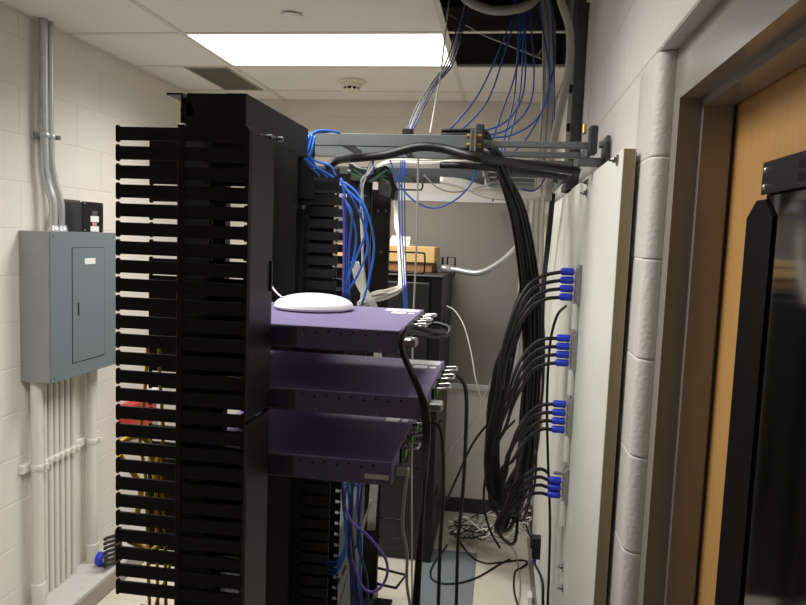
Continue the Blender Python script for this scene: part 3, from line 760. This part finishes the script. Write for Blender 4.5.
# ------------------------------------------------------------------ black rack panel standing in front of the door
def door_rack():
    xp=.404
    t=thing('rack_side',(.4,.88,0),'glossy black rack upright with bolted top plate standing against the wooden door','rack')
    y_l=1.232; y_r=1.122
    MB().prism([(y_l,.0),(y_l+.003,1.907),(y_l-.036,1.934),(y_r+.036,1.934),(y_r,1.907),(y_r-.003,0)],'X',xp-.004,xp).build('upright','black_matte',t)
    MB().bbox(xp,.411,.60,1.165,.0,1.978,.001).build('panel','black_gloss',t)
    tp=MB().bbox(xp-.009,xp-.0045,.60,1.165,1.941,1.991,.001).build('top_plate','black_satin',t)
    MB().box(xp-.0045,xp,.62,1.155,1.95,1.975).build('spacer','black_matte',t)
    for z in (1.978,1.952): MB().lathe((xp-.009,1.150,z),[(.0055,0),(.005,-.002),(.002,-.0035)],10,'X').build('screw','silver',tp)
    for y in (1.015,.93,.84):
        for z in (1.974,1.956): MB().bbox(xp-.0096,xp-.0085,y-.03,y+.012,z-.005,z+.006,.0004).build('slot','black_matte',tp)
    MB().bbox(xp-.004,xp,.61,.70,0,1.937,.001).build('upright','black_matte',t)
door_rack()

# ------------------------------------------------------------------ loose cables
def cables():
    G='blue cables dropping from the open ceiling'
    B=[([(512,-20,3.05),(513,10,2.95),(500,48,2.8),(478,95,2.6),(449,131,2.35)],'blue cable dropping from the open ceiling to the ladder, leftmost of its fan'),
       ([(515,-20,3.05),(516,12,2.95),(506,48,2.8),(488,100,2.6),(460,132,2.35)],'blue cable dropping from the open ceiling, second from the left of its fan'),
       ([(520,-20,3.05),(522,12,2.95),(516,70,2.75),(502,112,2.5),(489,150,2.25)],'blue cable dropping from the open ceiling, crossing behind the ladder clamp'),
       ([(524,-20,3.05),(525,12,2.95),(525,80,2.7),(515,112,2.5),(494,128,2.35),(464,132,2.25)],'blue cable curving in from the open ceiling, shallowest of the curves'),
       ([(527,-20,3.05),(530,12,2.95),(534,72,2.7),(529,106,2.5),(508,129,2.35),(480,137,2.2)],'blue cable curving in from the open ceiling, middle of the curves'),
       ([(538,-20,3.05),(540,12,2.95),(548,60,2.8),(549,92,2.65),(536,120,2.5),(512,135,2.35),(486,138,2.2)],'blue cable curving in from the open ceiling, widest of the curves'),
       ([(550,-20,3.05),(552,12,3.0),(554,80,2.9),(554,130,2.85),(553,175,2.8)],'blue cable hanging straight down beside the white riser cables'),
       ([(518,-20,3.05),(519,12,2.95),(515,90,2.8),(505,135,2.6),(500,156,2.5)],'blue cable dropping from the open ceiling to the far ladder rungs'),
       ([(553,70,2.9),(543,108,2.75),(527,138,2.6),(510,156,2.5)],'blue cable slanting from the riser down to the far ladder rungs'),
       ([(525,-20,3.05),(524,20,2.95),(521,85,2.85),(513,125,2.7),(503,154,2.6)],'blue cable dropping from the open ceiling between the curved ones')]
    for p,l in B: cable('network_cable',p,.0032,'wire_blue',l,group=G)
    for i in range(4):
        d=(i-1.5)*2
        cable('network_cable',[(470+d,-15,3.1),(462+d,20,3.05),(450+d*1.3,62,2.9),(434+d,84,2.75),(420+d*1.2,108,2.5),(409+d*.8,133,2.2)],.0032,'wire_white' if i==1 else 'wire_navy','thin %s cable in the twisted bunch crossing the corner of the light, %s strand'%('white' if i==1 else 'navy',['left','middle left','middle right','right'][i]),group='twisted bunch at the light')
    cable('pull_string',[(450,-10,2.9),(441,72,2.6),(436,100,2.4),(430,133,2.15)],.003,'wire_white','white pull string hanging from the light corner to the ladder','string')
    cable('network_cable',[(443,10,3.15),(478,32,3.15),(508,45,3.15),(540,58,3.15),(554,64,3.1)],.0035,'wire_grey','grey cable sagging across the open ceiling bay')
    cable('network_cable',[(537,57,3.1),(546,42,3.12),(556,20,3.15)],.003,'wire_grey','short grey cable rising from the sagging one in the open ceiling bay')
    tag(MB().bbox(*[v for a,b in zip(at(403,135,Y=2.1)-Vector((.0,.02,.0)),at(413,131,Y=2.1)+Vector((0,.02,.004))) for v in (min(a,b),max(a,b))],.003).build('cable_saddle','black_rubber'),'small black saddle where the cable bunch crosses the ladder','saddle')
    # riser cables along the right wall
    for i in range(7):
        x=542+i*1.8; w_=random.uniform(-1.5,1.5)
        cable('network_cable',[(x-6,-15,3.1),(x+1,25,3.05),(x+2+w_,80,3.0),(x-1,130,2.95),(x-5+w_,180,3.1),(x-9,220,3.3),(x-10+w_,290,3.5),(x-11,360,3.55),(x-12,430,3.6)],.0058,'wire_white' if i%3 else 'wire_grey','%s cable in the riser bunch on the right wall, strand %s from the left'%('white' if i%3 else 'grey',['first','second','third','fourth','fifth','sixth','seventh'][i]),group='riser cables on the right wall')
    t=tag(MB().tube(crom([at(556,-25,Y=2.6),at(560,-2,Y=2.6),at(569,26,Y=2.6),at(570,58,Y=2.62),at(564,95,Y=2.68),at(555,135,Y=2.75),at(550,165,Y=2.8),at(548,200,Y=2.85)],8),.0145,12).build('conduit','wire_grey'),'thick pale grey conduit curving down from the open ceiling beside the duct','conduit')
    # silver flexible conduit from the cabinet up to the right wall
    c=thing('conduit',at(443,274,Y=4.25),'silver conduit sweeping from the black cabinet up to the right wall','conduit')
    P=crom([at(446,269,Y=4.25),at(456,270,Y=4.25),at(478,273,Y=4.2),at(498,264,Y=4.15),at(516,248,Y=4.1),at(532,224,Y=4.05),at(545,199,Y=4.0)],8)
    MB().tube(P,.019,12).build('pipe','galv',c)
    p=at(446,269,Y=4.25); MB().lathe(p,[(.024,-.03),(.026,-.025),(.026,.02),(.021,.025)],14,'X').build('connector','galv',c)
    MB().cyl(p+Vector((-.03,0,0)),Vector((p.x-.04,p.y,1.6525)),.022,n=12).build('elbow','galv',c)
    # white bundle on the far ladder
    for i in range(12):
        a=(i%4); b=i//4; J=lambda s: random.uniform(-s,s)
        y0=2.82+a*.055
        cable('network_cable',[(372+J(4),172+J(2),y0),(390,169-b*2.5-a*1.2+J(1),y0),(430,169-b*2.5-a+J(1),y0),(470,166-b*2.5-a,y0),(490,165-b*2.5-a,y0),(515,165-b*2.5-a,y0),(536,165-b*2.5-a,y0)],.006,'wire_white','white data cable in the bundle lying on the far ladder',group='white bundle on the far ladder')
    for i in range(7):
        J=lambda s: random.uniform(-s,s)
        y=2.755-i*.013
        cable('network_cable',[(440,178+i*.6,y),(462,180+i*1.2,y),(485,187+i*1.6,y),(512,191+i*1.4,y),(530,193+i,y),(541,190+i,y)],.0055,'wire_white','white data cable sagging below the far ladder end',group='white cables sagging at the ladder end')
    # thick black cables along the near ladder
    cable('power_cable',[(326,168,2.05),(338,160,2.05),(355,158,2.0),(385,155,1.93),(418,147,1.925),(445,149,1.925),(478,158,1.90),(515,163,1.98),(550,167,2.08),(578,171,2.15)],.0125,'black_rubber','thick black cable curving under the near ladder to the right wall')
    cable('power_cable',[(440,165,2.05),(470,166,2.05),(500,169,2.1),(535,173,2.2),(568,178,2.3)],.010,'black_rubber','second thick black cable running to the right wall beneath the ladder')
    # bright blue patch cables at the near rack
    bl=[[(306,150,1.83),(309,137,1.82),(318,131,1.86),(330,131,1.9),(340,133,1.93)],
        [(305,160,1.83),(308,140,1.82),(315,133,1.85),(328,132,1.9)],
        [(306,137,1.82),(304,152,1.82),(311,164,1.83),(325,172,1.85),(334,178,1.86)],
        [(309,135,1.82),(306,150,1.82),(314,160,1.83),(330,166,1.85),(336,176,1.86)],
        [(312,135,1.825),(309,148,1.82),(308,162,1.83),(320,176,1.85)],
        [(315,136,1.825),(312,150,1.82),(311,160,1.83),(328,178,1.86)]]
    for i,p in enumerate(bl): cable('patch_cable',p,.0034,'wire_bright','short bright blue patch cable looping over the rack top corner, %s'%['upper arch','lower arch','outer bend','inner bend','left drop','right drop'][i],group='blue patch cables over the rack top')
    bd=[([(341,178,1.88),(345,200,1.88),(346,240,1.90),(346,300,1.90)],'straight drop beside the far fingers'),
        ([(340,180,1.88),(356,192,1.88),(368,215,1.88),(374,245,1.90),(370,275,1.90),(362,305,1.90)],'widest bow'),
        ([(341,182,1.88),(352,198,1.88),(363,222,1.90),(368,245,1.90),(360,270,1.90),(344,298,1.90)],'second widest bow'),
        ([(342,195,1.88),(350,212,1.88),(356,235,1.90),(352,265,1.90),(342,298,1.90)],'inner bow'),
        ([(343,186,1.88),(362,206,1.88),(366,230,1.90),(356,258,1.90),(346,280,1.90),(342,300,1.90)],'middle bow'),
        ([(345,200,1.88),(352,215,1.88),(349,250,1.90),(349,300,1.90)],'short inner drop')]
    for p,l in bd: cable('patch_cable',p,.0034,'wire_bright' if 'drop' not in l else 'wire_blue','blue patch cable hanging behind the dome access point, %s'%l,group='blue patch cables behind the dome')
    cable('patch_cable',[(343,194,1.87),(344,230,1.89),(343,300,1.89)],.0035,'wire_violet','violet patch cable hanging among the blue ones behind the dome')
    for i in range(3):
        cable('network_cable',[(401+i*1.8,160,2.72),(399+i*2.8,190,2.72),(400+i*2.6,240,2.72),(403+i*1.8,290,2.72),(405+i*1.5,330,2.72)],.0026,'wire_blue' if i!=1 else 'wire_bright','blue cable hanging straight down beside the ring rack, %s of three'%['left','middle','right'][i],group='blue cables beside the ring rack')
    cable('network_cable',[(390,160,2.65),(400,185,2.65),(416,202,2.65),(436,208,2.65),(458,198,2.65),(473,180,2.65),(476,158,2.65)],.0034,'wire_blue','blue cable hanging in a wide loop below the far ladder')
    cable('network_cable',[(424,175,2.7),(438,188,2.7),(456,192,2.7),(480,187,2.7),(500,180,2.7)],.003,'wire_grey','thin grey cable sagging below the far ladder')
    cable('network_cable',[(522,189,2.7),(532,191,2.7),(540,186,2.7),(545,178,2.7)],.0034,'wire_navy','dark blue cable bending under the ladder near the right wall')
    cable('pull_string',[(419,150,2.6),(418,170,2.6),(417,230,2.6),(415,280,2.6),(413,330,2.6),(412,420,2.6),(412,620,2.6)],.0035,'wire_grey','grey string hanging straight down in front of the cardboard box','string')
    cable('network_cable',[(497,177,2.7),(508,190,2.7),(518,204,2.7),(530,225,2.7)],.003,'black_rubber','thin black cable sagging beside the main coax bundle')
    # tangle of dark green and black cables over the ring rack
    for i in range(7):
        J=lambda s: random.uniform(-s,s)
        cable('network_cable',[(352+J(5),168+J(4),2.75),(368+J(4),176+J(6),2.72),(384+J(5),172+J(6),2.74),(392+J(4),184+J(5),2.76),(390+J(3),196+J(6),2.78)],.006,['wire_green','black_rubber'][i%2],'%s cable in the tangle on top of the ring rack'%['dark green','black'][i%2],group='%s tangle on the ring rack'%['green','black'][i%2])
    for i in range(5):
        J=lambda s: random.uniform(-s,s)
        cable('network_cable',[(375+J(5),158,2.72),(370+J(4),172,2.7),(364+J(4),182,2.7),(364+J(4),205,2.72),(366+J(4),260,2.75),(366+J(5),310,2.75)],.0045,['wire_white','wire_navy','wire_grey'][i%3],'%s cable dropping at the left of the ring rack'%['white','navy','grey'][i%3],group='%s cables left of the ring rack'%['white','navy','grey'][i%3])
    # white cable bundle bending behind the top switch
    for i in range(9):
        J=lambda s: random.uniform(-s,s)
        cable('network_cable',[(394+J(1.5),172,3.2),(396+J(1),190,3.4),(396+J(1),208,3.43),(397+J(1.5),228,3.38),(400+J(2.5),248,3.25),(402+J(3.5),268,3.1),(402+J(4),284,3.0),(394+J(4),291+J(4),2.9),(380+J(3),296+J(5),2.8),(368+J(3),299+J(5),2.75),(358,306+J(4),2.7)],.0058,'wire_white','white data cable in the bundle bending behind the top switch',group='white bundle behind the top switch')
    for i in range(4):
        cable('network_cable',[(352+i*2,262,2.6),(356+i*2.4,282,2.55),(364+i*2.2,297,2.5),(372+i*2,312,2.5),(375+i*2,360,2.5),(374+i*2,440,2.48),(368+i*2,530,2.45)],.0045,'wire_grey','pale cable slanting behind the dome access point',group='pale cables behind the dome')
    # power cords of the switches
    cable('power_cable',[Vector((-.190,1.63,1.634)),at(433,324,Y=1.63),at(443,325,Y=1.62),at(450,329,Y=1.60),at(446,336,Y=1.55),at(430,336,Y=1.5),at(412,332,Y=1.42),at(403,336,Y=1.36),at(403,350,Y=1.35),at(410,368,Y=1.35),at(421,392,Y=1.345),at(427,412,Y=1.345),at(428,440,Y=1.345),at(425,480,Y=1.45),at(419,540,Y=1.5),at(413,620,Y=1.5)],.0052,'black_rubber','black power cord looping out of the top switch and down past the middle one')
    cable('power_cable',[Vector((-.190,1.52,1.634)),at(427,331,Y=1.52),at(440,333,Y=1.51),at(444,332,Y=1.48),at(430,331,Y=1.42),at(412,327,Y=1.38),at(405,329,Y=1.35),at(401,340,Y=1.34),at(403,355,Y=1.34),at(413,378,Y=1.345),at(422,402,Y=1.355),at(425,432,Y=1.352),at(424,480,Y=1.45),at(421,540,Y=1.5),at(417,620,Y=1.5)],.0052,'black_rubber','black power cord with the tighter loop out of the top switch')
    cable('power_cable',[Vector((-.130,1.685,1.500)),at(452,374,Y=1.70),at(460,378,Y=1.72),at(466,392,Y=1.74),at(466,430,Y=1.8),at(463,490,Y=1.9),at(458,545,Y=2.0),at(456,620,Y=2.0)],.0052,'black_rubber','black power cord hanging right of the middle switch')
    cable('power_cable',[(428,420,1.7),(440,428,1.7),(443,455,1.7),(443,500,1.75),(440,550,1.8),(438,620,1.8)],.0052,'black_rubber','black power cord hanging in front of the cabinet edge')
    cable('network_cable',[Vector((-.175,1.435,1.34)),at(411,450,Y=1.44),at(409,465,Y=1.44),at(404,500,Y=1.45),at(403,528,Y=1.45),at(407,552,Y=1.45),at(407,585,Y=1.45),at(413,620,Y=1.45)],.0035,'wire_grey','pale grey cable hanging from the bottom switch')
    # violet and blue cables low behind the bottom switch
    cable('patch_cable',[(346,486,1.9),(345,505,1.9),(352,522,1.88),(364,532,1.86),(376,545,1.85),(386,560,1.85),(387,575,1.85),(381,587,1.86),(372,592,1.87),(362,586,1.88),(352,560,1.9)],.004,'wire_violet','violet cable hanging in a big loop under the bottom switch')
    for i in range(6):
        J=lambda s: random.uniform(-s,s)
        cable('patch_cable',[(342+i*4+J(2),480,1.9),(344+i*3+J(3),510,1.9),(346+i*3+J(4),545,1.92),(350+i*3+J(3),580,1.94),(352+i*3,620,1.95)],.0042,['wire_navy','wire_blue','wire_navy'][i%3],'%s cable hanging below the bottom switch'%['navy','blue','navy'][i%3],group='%s cables below the bottom switch'%['navy','blue','navy'][i%3])
    for i in range(4):
        cable('patch_cable',[(322,560+i*4,1.94),(335,562+i*4,1.9),(342,554+i*3,1.88),(346,540+i*2,1.88),(344,510,1.9)],.0035,'wire_bright','light blue patch cable curving out of the far fingers, %s of four'%['top','second','third','bottom'][i],group='light blue patch cables from the far fingers')
    for i in range(3):
        cable('patch_cable',[(306,488+i*2,1.95),(318,490+i,1.94),(330,492+i,1.93)],.0035,'wire_bright','blue patch cable inside the far manager under the bottom switch',group='blue cables inside the far manager')
    cable('network_cable',[(372,500,2.2),(365,520,2.2),(358,550,2.2),(348,575,2.2),(340,605,2.2),(336,625,2.2)],.004,'wire_grey','grey cable slanting down beside the grey equipment box')
    # yellow cables inside the near manager
    yl=[([(148,335,1.27),(147,360,1.27),(144,400,1.26),(140,440,1.25),(146,480,1.25),(148,560,1.25),(150,620,1.26)],'left run'),
        ([(159,340,1.27),(160,380,1.27),(163,430,1.27),(162,480,1.27),(165,540,1.27),(166,620,1.27)],'right run'),
        ([(118,446,1.23),(125,440,1.24),(138,436,1.25),(148,442,1.26),(152,460,1.27),(158,490,1.28)],'upper curl'),
        ([(119,455,1.23),(124,462,1.24),(134,474,1.25),(141,490,1.26),(136,520,1.26)],'lower curl'),
        ([(128,540,1.22),(138,545,1.23),(148,552,1.24),(156,548,1.25),(162,540,1.26)],'short curl near the bottom'),
        ([(170,560,1.28),(168,575,1.27),(160,592,1.25),(154,612,1.24)],'slanting end at the bottom'),
        ([(158,455,1.28),(156,480,1.27),(157,540,1.27),(158,620,1.27)],'middle run')]
    for p,l in yl: cable('fibre_cable',p,.0062 if 'curl' in l else .0036,'wire_yellow','yellow fibre cable inside the near cable manager, %s'%l,group='yellow cables in the near manager')
    # floor cables and the tangle at the foot of the back wall
    def fl(px,py,h=.006): return at(px,py,Z=h)
    cable('network_cable',[fl(447,545),fl(433,565),fl(431,577),fl(440,583),fl(458,583),fl(478,577),fl(500,564),fl(510,559)],.005,'black_rubber','black cable curving across the grey floor tiles')
    cable('network_cable',[fl(455,535),fl(470,555),fl(485,563),fl(503,562),fl(522,560),fl(527,563),fl(521,568),fl(515,572),fl(514,590),fl(520,612)],.005,'black_rubber','black cable looping on the floor near the right baseboard')
    cable('network_cable',[fl(480,540),fl(510,545),fl(518,565),fl(520,590),fl(517,612)],.004,'wire_grey','grey cable lying on the cream floor by the right baseboard')
    rr=random.Random(5)
    for i in range(30):
        J=lambda s: rr.uniform(-s,s)
        P=[at(452+J(6),530+J(10),Y=4.1+J(.2)),at(470+J(8),528+J(12),Y=4.05+J(.2)),at(490+J(8),524+J(16),Y=3.9+J(.2)),at(510+J(8),522+J(18),Y=3.8+J(.2)),at(526+J(6),518+J(24),Y=3.7+J(.2))]
        for q in P: q.z=max(q.z,.014)
        k=i%3
        cable('network_cable',P,.0042,['wire_grey','black_rubber','wire_white'][k],'%s cable in the tangle at the foot of the back wall'%['grey','black','white'][k],group='%s cables in the floor tangle'%['grey','black','white'][k])
    # thin wires hanging in front of the grey board
    cable('network_cable',[(447,306,3.75),(455,311,3.7),(464,326,3.6),(471,352,3.5),(477,385,3.4),(490,425,3.4),(502,470,3.4)],.0035,'wire_grey','thin grey wire bowing from the cabinet across the grey board')
    cable('network_cable',[(519,292,3.4),(508,330,3.4),(495,370,3.4),(478,410,3.5),(460,440,3.7),at(438,462,X=-.3255)],.0035,'wire_grey','thin grey wire slanting down towards the cabinet')
    cable('power_cable',[(518,380,2.5),(500,410,2.5),(475,440,2.55),(458,475,2.6),(445,505,2.6)],.0045,'black_rubber','black cord slanting from the coax bundle towards the cabinet')
    cable('power_cable',[(515,420,2.5),(498,440,2.5),(486,475,2.5),(484,505,2.5),(490,530,2.5),(500,548,2.5)],.0045,'black_rubber','black cord looping down left of the coax bundle')
    # extra strands of the main black bundle that go straight to the floor
    for i in range(13):
        J=lambda s: rr.uniform(-s,s)
        ox,oy=spread(16+i); top=over_rail(16+i)
        cable('coax_cable',top[::-1]+[(510+ox*7,190,2.165+oy*.6),(521+ox*9,225,2.23+oy),(530+ox*10,290,2.33+oy),(532+ox*9,370,2.45+oy),(527+ox*8,430,2.5),(518+J(10),480,2.45),(505+J(12),510+J(12),2.4),(494+J(8),485+J(10),2.35),(492+J(6),440+J(20),2.3),(502+J(8),380+J(25),2.3),(514+J(5),335+J(20),2.34),(525+J(4),300+J(15),2.40),(531+J(5),275,2.42)],.005,'black_rubber','black coax cable coiled back on itself in the main hanging bundle',group='coiled coax in the main bundle')
    for i in range(5):
        J=lambda s: rr.uniform(-s,s)
        cable('coax_cable',[(552+J(3),196+J(4),3.0),(547+J(3),250,2.95),(543+J(3),300,2.9),(543+J(3),340,2.9),(540+J(4),390,2.9),(536+J(5),440,2.85),(530+J(6),490,2.8),(520+J(8),520+J(5),2.75),(508,512+J(5),2.7)],.0048,'black_rubber','black cable hanging close to the plywood behind the connector blocks',group='black cables behind the blocks')
cables()
